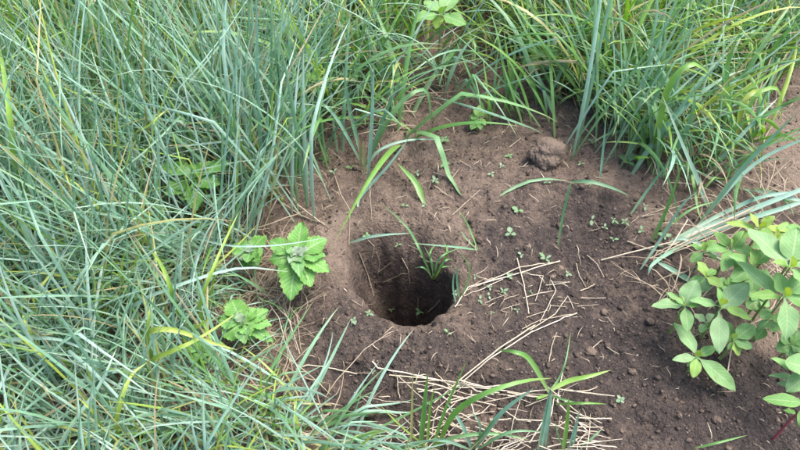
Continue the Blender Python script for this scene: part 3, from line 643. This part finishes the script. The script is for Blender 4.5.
for i in range(120):                                                     # the crossed pile
    for _ in range(50):
        x = rng.uniform(375, 600); y = rng.uniform(376, 462)
        if y > 378+abs(x-455)*.12-(8 if x > 540 else 0) and rng.random() < .35+(y-376)/90: break
    a = rng.choice([rng.normal(12, 12), rng.normal(-30, 15), rng.uniform(-90, 90)], p=[.5, .28, .22]); l = rng.uniform(16, 60)
    dx, dy = math.cos(R(a))*l/2, math.sin(R(a))*l/2*.8
    k = (rng.normal(0, 3), rng.normal(0, 3))
    straw([(x-dx, y-dy, rng.uniform(0, .12)), (x+k[0], y+k[1], rng.uniform(0, .15)), (x+dx, y+dy, rng.uniform(0, .1))], rng.uniform(1.3, 2.5), rng.uniform(.8, 1), pile_label(x, y, a, l), 'stalks of the crossed straw pile', .004, .8)
for i in range(15):
    x, y = rng.choice([(0, 0)]) if False else (rng.uniform(470, 580), rng.uniform(270, 335)); a = rng.uniform(-60, 40); l = rng.uniform(8, 26)
    straw([(x, y), (x+l*.5*math.cos(R(a))+rng.normal(0, 1.5), y+l*.4*math.sin(R(a))), (x+l*math.cos(R(a)), y+l*.8*math.sin(R(a)))], rng.uniform(1, 1.7), rng.uniform(.55, .95), '%s straw bit %s %s' % ('level' if abs(a) < 15 else ('rising' if a < 0 else 'sinking'), 'close beside the burrow' if x < 505 else ('among the bent stalks' if x < 545 else 'past the folded stalk'), 'near the long kinked stalk' if y < 292 else ('midway to the straw pile' if y < 315 else 'just above the straw pile')), 'straw bits strewn beside the burrow')
for i in range(16):
    x, y = rng.uniform(425, 620), rng.uniform(140, 200); a = rng.uniform(-60, 60); l = rng.uniform(8, 20)
    straw([(x, y), (x+l*math.cos(R(a)), y+l*.8*math.sin(R(a)))], rng.uniform(1, 1.6), rng.uniform(.5, .95), '%s straw splinter on brown soil %s %s' % ('level' if abs(a) < 18 else ('rising' if a < 0 else 'sinking'), 'by the climbing weed' if x < 490 else ('around the big clod' if x < 565 else 'near the bright leafy seedling'), 'close to the back grass' if y < 168 else 'lower down the slope'), 'straw splinters behind the burrow')

# ------------------------------------------------------------------ broad leaves
M['seedling_leaf'] = leaf_shader('seedling_leaf', [(0, (.20,.32,.06)), (.5, (.11,.25,.07)), (.8, (.12,.23,.11)), (1, (.20,.29,.19))], 'leaf', .55, .25, .25)
M['toothed_leaf'] = leaf_shader('toothed_leaf', [(0, (.26,.38,.07)), (.3, (.125,.315,.05)), (.5, (.09,.265,.045)), (.8, (.20,.32,.19)), (1, (.36,.42,.33))], 'leaf', .55, .3, .3)
def leaf_prof(kind, t):
    if kind == 'oval': return np.clip(np.sin(math.pi*np.clip(t, 0, 1)**.78), 0, 1)**.72
    if kind == 'toothed':
        w = np.where(t < .35, np.sin(t/.35*math.pi/2)**.7, np.cos((t-.35)/.65*math.pi/2)**.85); return np.clip(w, 0, 1)
    return np.clip(np.sin(math.pi*t**.9), 0, 1)**.6
def leaf_mesh(base, tip, width, kind, tint, org, droop=.12, cup=.16, pet=.22, roll=0.0, n=12, name='leaf'):
    """one leaf from its node to its tip: petiole, folded blade, arched spine, wavy or toothed margin"""
    d = tip-base; Ln = np.linalg.norm(d); d = d/Ln
    up = np.array([0, 0, 1.]); s = np.cross(d, up)
    if np.linalg.norm(s) < .2: s = np.cross(d, np.array([0, 1., 0]))
    s /= np.linalg.norm(s); nn = np.cross(s, d); s, nn = s*math.cos(roll)+nn*math.sin(roll), nn*math.cos(roll)-s*math.sin(roll)
    m = 3; us = np.linspace(-1, 1, 2*m+1); V = []; BL = []; ph = rng.uniform(0, 6.28)
    for i in range(n+1):
        t = i/n; sp = base+d*Ln*t+nn*Ln*droop*4*t*(1-t)*.5
        tb = (t-pet)/(1-pet)
        if tb <= 0: w = width*.05; tb = 0; pt = True
        else: w = max(width*.5*float(leaf_prof(kind, np.array(tb))), width*.03 if i < n else 0); pt = False
        for u in us:
            ww = w
            if kind == 'toothed' and abs(u) > .9 and not pt: ww = w*(1+.08*(1 if i % 2 else -1)*(1 if tb < .9 else 0))
            wav = .06*width*math.sin(6*tb*2+ph)*abs(u)**2 if not pt else 0
            q = sp+s*u*ww+nn*(cup*abs(u)**1.5*ww*2*.5+wav)
            if kind == 'toothed' and abs(u) > .9 and not pt: q = q+d*Ln*.012*(1 if i % 2 else -1)
            V.append(q-org); BL.append((u, tb, tint))
    k = 2*m+1; fs = [(i*k+j, i*k+j+1, (i+1)*k+j+1, (i+1)*k+j) for i in range(n) for j in range(2*m)]
    return mesh_np(name, np.array(V), np.array(fs), np.array(BL))
def weed(px, py, h, leaves, label, kind, name, cat='weed', group=None, stem='stem', stem_px=3, lean=(0, 0), group_tint=0.0):
    top = P(px, py, h+float(height(*P(px, py, h)[:2]))); bx_, by_ = top[0]+lean[0], top[1]+lean[1]
    org = np.array([bx_, by_, float(height(bx_, by_))]); t = thing(name, org, label, cat, group)
    ms = mpp(top); path = catmull([org-np.array([0, 0, .006]), org*.5+top*.5+np.array([lean[0]*.1, 0, h*.06]), top], 8)
    v, f = tube(path-org, np.linspace(stem_px*.5, stem_px*.28, 8)*ms, 6); link('stem', mesh_np('stem', v, f), M[stem], t)
    if kind == 'toothed':                                               # smaller leaves lower on the stem
        reach = np.mean([math.hypot(a[0]-px, a[1]-py) for a in leaves])
        leaves = list(leaves)+[(px+math.cos(q)*reach*rng.uniform(.55, .95), py+math.sin(q)*reach*rng.uniform(.5, .85), rng.uniform(-.02, .012), rng.uniform(8, 13), rng.uniform(.3, .6), rng.uniform(.0, .3)) for q in rng.uniform(0, 6.28, 9)]
    for lf in leaves:
        tx, ty, dz, w, ti = lf[:5]
        nz = lf[5] if len(lf) > 5 else 0.0                              # how far below the top the leaf leaves the stem
        node = top+(org-top)*nz; tip = P(tx, ty, max(top[2]+dz, .012+float(height(*P(tx, ty, 0)[:2]))))
        link('leaf', leaf_mesh(node, tip, w*ms*(1.04 if kind == 'oval' else 1.32), kind, ti, org, rng.uniform(.06, .2), rng.uniform(.1, .24), rng.uniform(.1, .18) if kind == 'oval' else .2, rng.normal(0, .18), 12 if kind == 'oval' else 18), M['leaf' if kind == 'oval' else 'toothed_leaf'], t)
    return t

# oval-leaved weeds by the edge of the soil
AM = 'oval_leaf_weed'; GA = 'oval-leaved weeds beside the straw sheaf'
weed(697, 357, .045, [(674,322,.0,15,.85),(736,391,-.02,17,.8),(693,378,-.01,11,.3),(672,360,.0,9,.9),(716,347,.005,10,.6),(687,367,-.01,6,.85),(700,350,.015,7,.1)], 'low oval-leaved weed lowest of the patch with two long leaves pointing opposite ways', 'oval', AM, group=GA)
weed(685,306,.075,[(651,307,.0,14,.88),(688,332,-.015,12.5,.8),(666,293,.0,12,.7),(697,280,.02,20,.9,.1),(700,307,.01,7,.5),(681,296,.03,6,.1),(678,314,-.02,7,.7,.3)], 'oval-leaved weed with reddish heart reaching farthest out over the soil', 'oval', AM, group=GA)
weed(721,307,.09,[(689,300,.0,12.5,.8),(752,320,.0,11,.35),(717,287,.02,8,.5),(749,283,.01,21,.92,.1),(719,354,-.03,17,.95,.1),(726,299,.03,7,.05)], 'oval-leaved weed in the middle of the patch with one broad leaf hanging straight down', 'oval', AM, group=GA)
weed(733,341,.055,[(739,356,-.01,10,.2),(753,348,.0,12,.75),(755,325,.01,16,.72),(727,321,.0,11,.7,.2),(728,350,-.01,5,.7),(736,333,.02,6,.1)], 'short oval-leaved weed tucked under the middle of the patch with a yellowish lower leaf', 'oval', AM, group=GA)
weed(706,323,.035,[(694,314,.0,10,.95),(715,315,.0,11,.95),(700,333,-.005,8,.8),(712,330,0,7,.75)], 'small round-leaved weed almost hidden under the patch', 'oval', AM, group=GA)
weed(784,297,.12,[(749,297,.0,12,.4),(785,340,-.03,22,.85),(818,303,.0,16,.5),(736,261,.0,21,.8,.1),(776,272,.02,16,.6),(815,272,.02,20,.7),(790,288,.035,8,.1),(760,318,-.03,12,.7,.35)], 'large oval-leaved weed with yellow heart and a broad leaf hanging towards the soil', 'oval', AM, group=GA)
weed(790,268,.15,[(797,228,.02,28,.8),(747,228,.005,25,.88),(822,250,.01,24,.75),(772,262,.01,9,.35),(803,285,-.01,16,.6),(794,256,.04,8,.1)], 'tallest oval-leaved weed of the patch with the largest upright leaves', 'oval', AM, group=GA)
weed(760,229,.11,[(725,223,.0,10,.2),(749,213,.02,9,.15),(790,232,.0,9,.12),(775,216,.02,10,.2),(762,240,-.005,9,.3),(742,238,-.01,10,.35),(766,222,.03,5,.05)], 'yellow-green weed tip behind the patch under the lying blue blades', 'oval', AM, group=GA)
weed(705,277,.06,[(698,261,.01,12,.25),(722,287,.0,11,.28),(690,283,-.01,10,.7),(716,270,.0,9,.5),(704,270,.02,5,.05),(698,292,-.02,18,.9)], 'young yellow-green weed at the near end of the straw sheaf', 'oval', AM, group=GA)
weed(731,249,.07,[(714,232,.01,12,.45),(744,231,.01,13,.5),(706,250,.0,12,.55),(758,256,-.005,15,.6),(722,272,-.01,13,.65),(745,276,-.02,14,.75),(731,238,.02,7,.2)], 'mid green weed between the yellow tip and the young weed', 'oval', AM, group=GA)
weed(812,372,.08,[(784,362,.01,24,.8),(786,392,-.02,18,.85),(770,358,0,12,.6,.2),(828,350,.02,20,.8),(768,376,-.02,9,.8,.4),(776,384,-.03,8,.9,.5)], 'oval-leaved weed cut by the frame edge below the patch', 'oval', AM, group=GA)
weed(808,404,.07,[(762,399,-.01,14,.55),(800,428,-.02,13,.6),(783,410,-.03,8,.5,.3),(822,392,.02,14,.6)], 'red-stemmed oval-leaved weed in the bottom corner', 'oval', AM, group=GA, stem='red_stem', stem_px=3.4, lean=(-.025, -.02))
weed(770,320,.06,[(762,309,.01,13,.7),(778,332,-.01,12,.75),(758,330,-.01,10,.8),(788,318,.01,12,.6),(756,340,-.03,12,.65,.3)], 'dark leafy weed shaded beneath the tallest plants of the patch', 'oval', AM, group=GA)
weed(822,325,.10,[(800,308,.01,16,.75),(796,338,-.02,16,.8),(840,320,0,18,.7),(815,305,.03,10,.3),(805,350,-.04,14,.75,.3)], 'oval-leaved weed mostly past the frame edge beside the patch', 'oval', AM, group=GA)

weed(752,268,.07,[(728,256,.01,16,.6),(772,250,.01,16,.55),(730,282,-.01,15,.7),(775,286,-.01,16,.65),(752,296,-.02,15,.7),(752,248,.02,10,.3)], 'leafy weed filling the gap under the two broad upper leaves of the patch', 'oval', AM, group=GA)
weed(728,288,.05,[(716,280,.01,13,.75),(741,281,.01,13,.7),(719,298,-.01,12,.8),(740,298,-.01,13,.75),(729,277,.015,9,.4)], 'dull green low weed between the young yellow-green weed and the middle plant', 'oval', AM, group=GA)
weed(806,240,.13,[(786,226,.01,18,.6),(822,228,.01,18,.65),(790,250,-.01,15,.55),(826,250,0,18,.7),(806,222,.02,12,.3)], 'upper weed of the patch at the frame edge under the lying blades', 'oval', AM, group=GA)
weed(758,300,.045,[(746,308,-.005,14,.7),(770,306,0,14,.75),(748,292,.005,13,.7),(768,292,.01,13,.65),(758,314,-.01,12,.8)], 'low weed shaded between the middle plant and the large yellow-hearted one', 'oval', AM, group=GA)
weed(790,345,.05,[(776,350,-.005,13,.7),(802,352,0,13,.7),(780,334,.01,13,.65),(800,334,.01,13,.6),(790,358,-.01,12,.75)], 'small weed on the soil below the broad hanging leaf', 'oval', AM, group=GA)

weed(704,252,.05,[(690,244,.0,9,.5),(716,240,.01,10,.4),(690,262,-.01,10,.6),(718,262,-.01,11,.55),(703,241,.015,7,.25)], 'small fresh green weed poking through the near end of the lying sheaf', 'oval', AM, group=GA)
weed(776,240,.10,[(757,230,.01,13,.4),(797,238,.0,14,.45),(768,258,-.01,14,.5),(788,222,.01,12,.35),(752,248,-.01,14,.5),(776,228,.02,7,.1)], 'fresh green weed between the yellow-green tip and the tallest plant', 'oval', AM, group=GA)

# toothed goosefoot weeds by the burrow and in the grass
GF = 'toothed_weed'; GB = 'toothed weeds in and beside the grass'
weed(297,256,.075,[(302,222,.01,17,.35),(269,240,.0,15,.42),(327,239,.0,18,.4),(330,273,-.015,16,.32),(326,256,.0,16,.42),(311,288,-.02,16,.36),(290,301,-.03,20,.38),(279,279,-.015,14,.4),(269,260,-.01,15,.45),(309,248,.015,9,.95),(286,250,.01,12,.6),(294,246,.02,8,1.0),(302,262,.012,10,.6),(289,263,.01,9,.85),(318,266,-.02,14,.45,.3),(303,279,-.03,14,.45,.3),(276,268,-.03,13,.5,.3),(314,240,-.01,13,.5,.2),(282,244,-.01,13,.5,.2)], 'bushy bright green toothed weed on the rim of the burrow', 'toothed', GF, group=GB)
weed(250,254,.06,[(266,235,.0,15,.42),(233,245,.0,15,.45),(264,252,.005,11,.4),(238,259,-.005,11,.95),(258,266,-.01,13,.4),(249,243,.015,8,.9),(242,268,-.02,12,.45)], 'toothed weed half hidden by grass next to the bushy one', 'toothed', GF, group=GB)
weed(242,324,.06,[(231,299,.0,18,.36),(256,308,.0,14,.4),(269,310,-.005,13,.36),(272,325,-.01,13,.4),(255,339,-.02,14,.42),(223,337,-.01,20,.4),(274,342,-.03,10,.45),(218,320,.0,14,.45),(246,318,.02,8,.95),(238,312,.015,8,.85)], 'toothed green weed in the grass beside the drooping dry stalks', 'toothed', GF, group=GB)
weed(192,179,.10,[(163,164,.0,18,.45),(164,195,-.01,16,.42),(234,162,.0,14,.4),(196,212,-.03,14,.5),(221,185,-.01,16,.45),(206,163,.02,13,.4),(180,166,.03,9,.7)], 'toothed weed deep in the blue-green grass above the burrow level', 'toothed', GF, group=GB)
weed(200,352,.05,[(186,345,.0,13,.45),(214,344,.0,13,.45),(192,364,-.01,13,.45),(213,362,-.01,12,.5),(201,340,.01,10,.5)], 'small toothed weed beneath the arching yellow blade', 'toothed', GF, group=GB)
weed(441,15,.16,[(424,1,.01,17,.7),(455,-4,.0,18,.8),(467,25,-.01,17,.6),(436,29,-.015,12,.2),(414,20,.0,14,.6),(445,6,.03,9,.3)], 'pale green leafy weed among tall grass at the top edge', 'oval', 'leafy_weed')
weed(478,118,.03,[(480,105,.01,7,.45),(487,112,.0,8,.35),(470,116,.0,8,.5),(471,130,-.015,8,.55),(486,125,-.01,7,.4),(466,125,-.015,7,.5),(474,109,.01,6,.4),(481,130,-.02,7,.5)], 'small pale green weed climbing at the back edge of the soil', 'oval', 'leafy_weed')

# ------------------------------------------------------------------ seedlings on the bare soil
def seedling(px, py, size, nl, ti, label, a0=None):
    org = G(px, py); ms = mpp(org); t = thing('seedling', org, label, 'seedling', 'seedlings on the bare soil'); size *= .85; h = size*ms*.3
    top = org+np.array([0, 0, h]); v, f = tube(np.array([[0, 0, -.004], [0, 0, h*.5], [0, 0, h]]), np.array([.7, .6, .5])*ms, 5); link('stem', mesh_np('stem', v, f), M['stem'], t)
    asp = rng.uniform(.38, .72)
    a0 = rng.uniform(0, 6.28) if a0 is None else R(a0)
    for k in range(nl):
        a = a0+2*math.pi*k/nl+rng.normal(0, .25); l = size*.5*ms*rng.uniform(.6, 1.35)
        tip = top+np.array([math.cos(a)*l, math.sin(a)*l*1.1, rng.uniform(-.1, .45)*l])
        link('leaf', leaf_mesh(top, tip, l*asp*rng.uniform(.85, 1.15), 'oval', float(np.clip(ti+.1+rng.normal(0, .08), 0, 1)), org, .12, .15, .15, 0, 8), M['seedling_leaf'], t)
for d in [
    (354,322,13,3,.8,'three-leaved seedling on the near lip of the burrow, the outer of a pair'),(369,315,12,4,.75,'four-leaved seedling on the near lip of the burrow, the inner of a pair'),
    (391,311,9,4,.55,'tiny seedling at the near rim inside the burrow'),(420,313,13,4,.5,'bright seedling at the near rim of the burrow beside its steep side'),
    (448,334,11,2,.6,'two-leaved seedling on the soil in front of the burrow'),(373,373,9,3,.95,'grey-green seedling at the end of the lone kinked stalk'),
    (475,278,10,3,.8,'seedling on the kinked pale stalk beside the burrow'),(455,294,8,3,.85,'seedling at the foot of the thin grass shoot beside the burrow'),
    (490,289,9,3,.85,'pale seedling under the kinked stalk, uppermost of a loose cluster'),(489,297,8,2,.85,'pale seedling in the middle of a loose cluster under the kinked stalk'),
    (503,293,10,4,.8,'four-leaved seedling beside the loose cluster under the kinked stalk'),(480,301,9,3,.75,'seedling at the side of the loose cluster nearest the burrow'),
    (492,314,8,3,.85,'seedling standing alone below the loose cluster'),(517,311,8,3,.8,'seedling under the straight pinkish stalk'),
    (509,278,9,4,.8,'seedling under the middle of the kinked stalk'),(521,256,8,3,.95,'whitish seedling by the top end of the pinkish stalk'),
    (545,261,15,4,.7,'larger seedling at the far tip of the kinked stalk'),(567,275,10,4,.95,'bluish seedling on dark soil between bent stalks'),
    (510,236,15,3,.8,'three-leaved seedling on the soil right of the burrow'),(518,213,15,3,.8,'seedling pair of leaves on the soil behind the burrow sprig'),
    (591,222,13,2,.85,'two-leaved seedling on dark soil beside a cluster'),(604,229,11,3,.85,'seedling at the near side of the cluster on dark soil'),
    (613,222,13,4,.8,'seedling in the middle of the cluster on dark soil'),(624,224,12,4,.75,'seedling at the far side of the cluster on dark soil'),
    (613,241,10,3,.75,'seedling below the cluster on dark soil'),(627,166,24,5,.6,'bright leafy seedling near the grey-green stalk by the grass'),
    (645,208,10,3,.85,'seedling beneath the slanting thin blade'),(641,232,10,3,.75,'seedling left of the sloping green blade foot'),(664,239,15,3,.75,'seedling with round leaves above the straw sheaf tip'),
    (657,247,10,3,.8,'seedling touching the tip of the straw sheaf'),(620,401,11,4,.9,'lone bluish seedling on dark soil near the bottom'),
    (444,166,14,3,.6,'seedling on brown soil behind the fallen broad blade'),(417,174,9,3,.85,'grey seedling beside the top of the fallen broad blade'),(435,183,12,5,.9,'grey-green many-leaved seedling beside the fallen broad blade'),
    (425,206,8,3,.85,'tiny seedling under the tip of the fallen broad blade'),(405,207,8,2,.8,'tiny seedling at the back rim slope of the burrow'),(444,142,13,5,.55,'seedling under the thin bluish tuft at the back of the soil'),
    (509,158,11,4,.6,'seedling on brown soil left of the big clod'),(491,176,12,3,.95,'greyish seedling on brown soil under the climbing weed'),(501,168,9,3,.9,'thin greyish seedling between clod and climbing weed'),
    (547,183,9,3,.9,'seedling under the arched blade below the big clod'),(592,143,12,4,.85,'seedling beyond the clod at the grass edge'),(580,165,9,3,.8,'seedling in front of the clod beside a level splinter'),
    (326,161,14,5,.5,'yellow-green seedling at the back corner of the soil'),(334,174,11,3,.9,'greyish seedling under the crossing blades at the back corner'),(351,169,10,3,.5,'green seedling beside the brown sheaths'),
    (367,238,11,4,.55,'seedling on the far slope inside the burrow'),(398,246,8,3,.6,'seedling on the far wall of the burrow'),(531,293,7,3,.8,'small seedling under the hooked thin stalk'),(590,187,8,2,.8,'tiny two-leaved seedling below the level splinter')]:
    seedling(*d)

# ------------------------------------------------------------------ clods
def clod(px, py, wpx, hpx, label, moist_shade):
    org = G(px, py); ms = mpp(org); rx, rz = wpx*.5*ms, hpx*.55*ms
    import bmesh
    bm = bmesh.new(); bmesh.ops.create_icosphere(bm, subdivisions=5, radius=1)
    for v in bm.verts:
        c = v.co; q = 1+.28*(float(vnoise(c.x*1.1+px, c.y*1.1+c.z*1.3, 41))-.5)+.17*(float(vnoise(c.x*2.6+c.z*2.3, c.y*2.6+px, 42))-.5)+.11*(float(vnoise(c.x*10+c.z*7, c.y*10, 43))-.5)+.05*(float(vnoise(c.x*24+c.z*17, c.y*24, 44))-.5)
        v.co = (c.x*q*rx, c.y*q*rx*.85, c.z*q*rz+rz*.30)
    me = bpy.data.meshes.new('soil_clod'); bm.to_mesh(me); bm.free()
    a = me.attributes.new('moist_shade', 'FLOAT', 'POINT'); a.data.foreach_set('value', np.full(len(me.vertices), moist_shade, np.float32))
    me.polygons.foreach_set('use_smooth', np.ones(len(me.polygons), bool))
    tag(link('soil_clod', me, M['soil'], None, tuple(org)), label, 'clod', 'clods of soil')
clod(546, 157, 38, 24, 'large rounded clod of brown earth at the back of the bare soil', .0)
for x, y, w, h, lab in [(455,320,9,6,'little clod on the near rim of the burrow by the straw'),(650,322,9,6,'little clod on dark soil before the oval-leaved weeds'),(632,372,8,5,'little clod on the dark soil above the lone bluish seedling'),(716,420,10,6,'little clod on dark soil near the bottom below the lowest weed'),(560,226,8,5,'little clod on dark soil by the thin upright blade'),
    (590,352,12,6,'flat pale clod on the dry patch right of the flopped grass plant'),(475,340,10,5,'little clod on the soil in front of the burrow'),(604,170,10,6,'little clod at the foot of the grey-green stalk')]:
    clod(x, y, w, h, lab, .3)
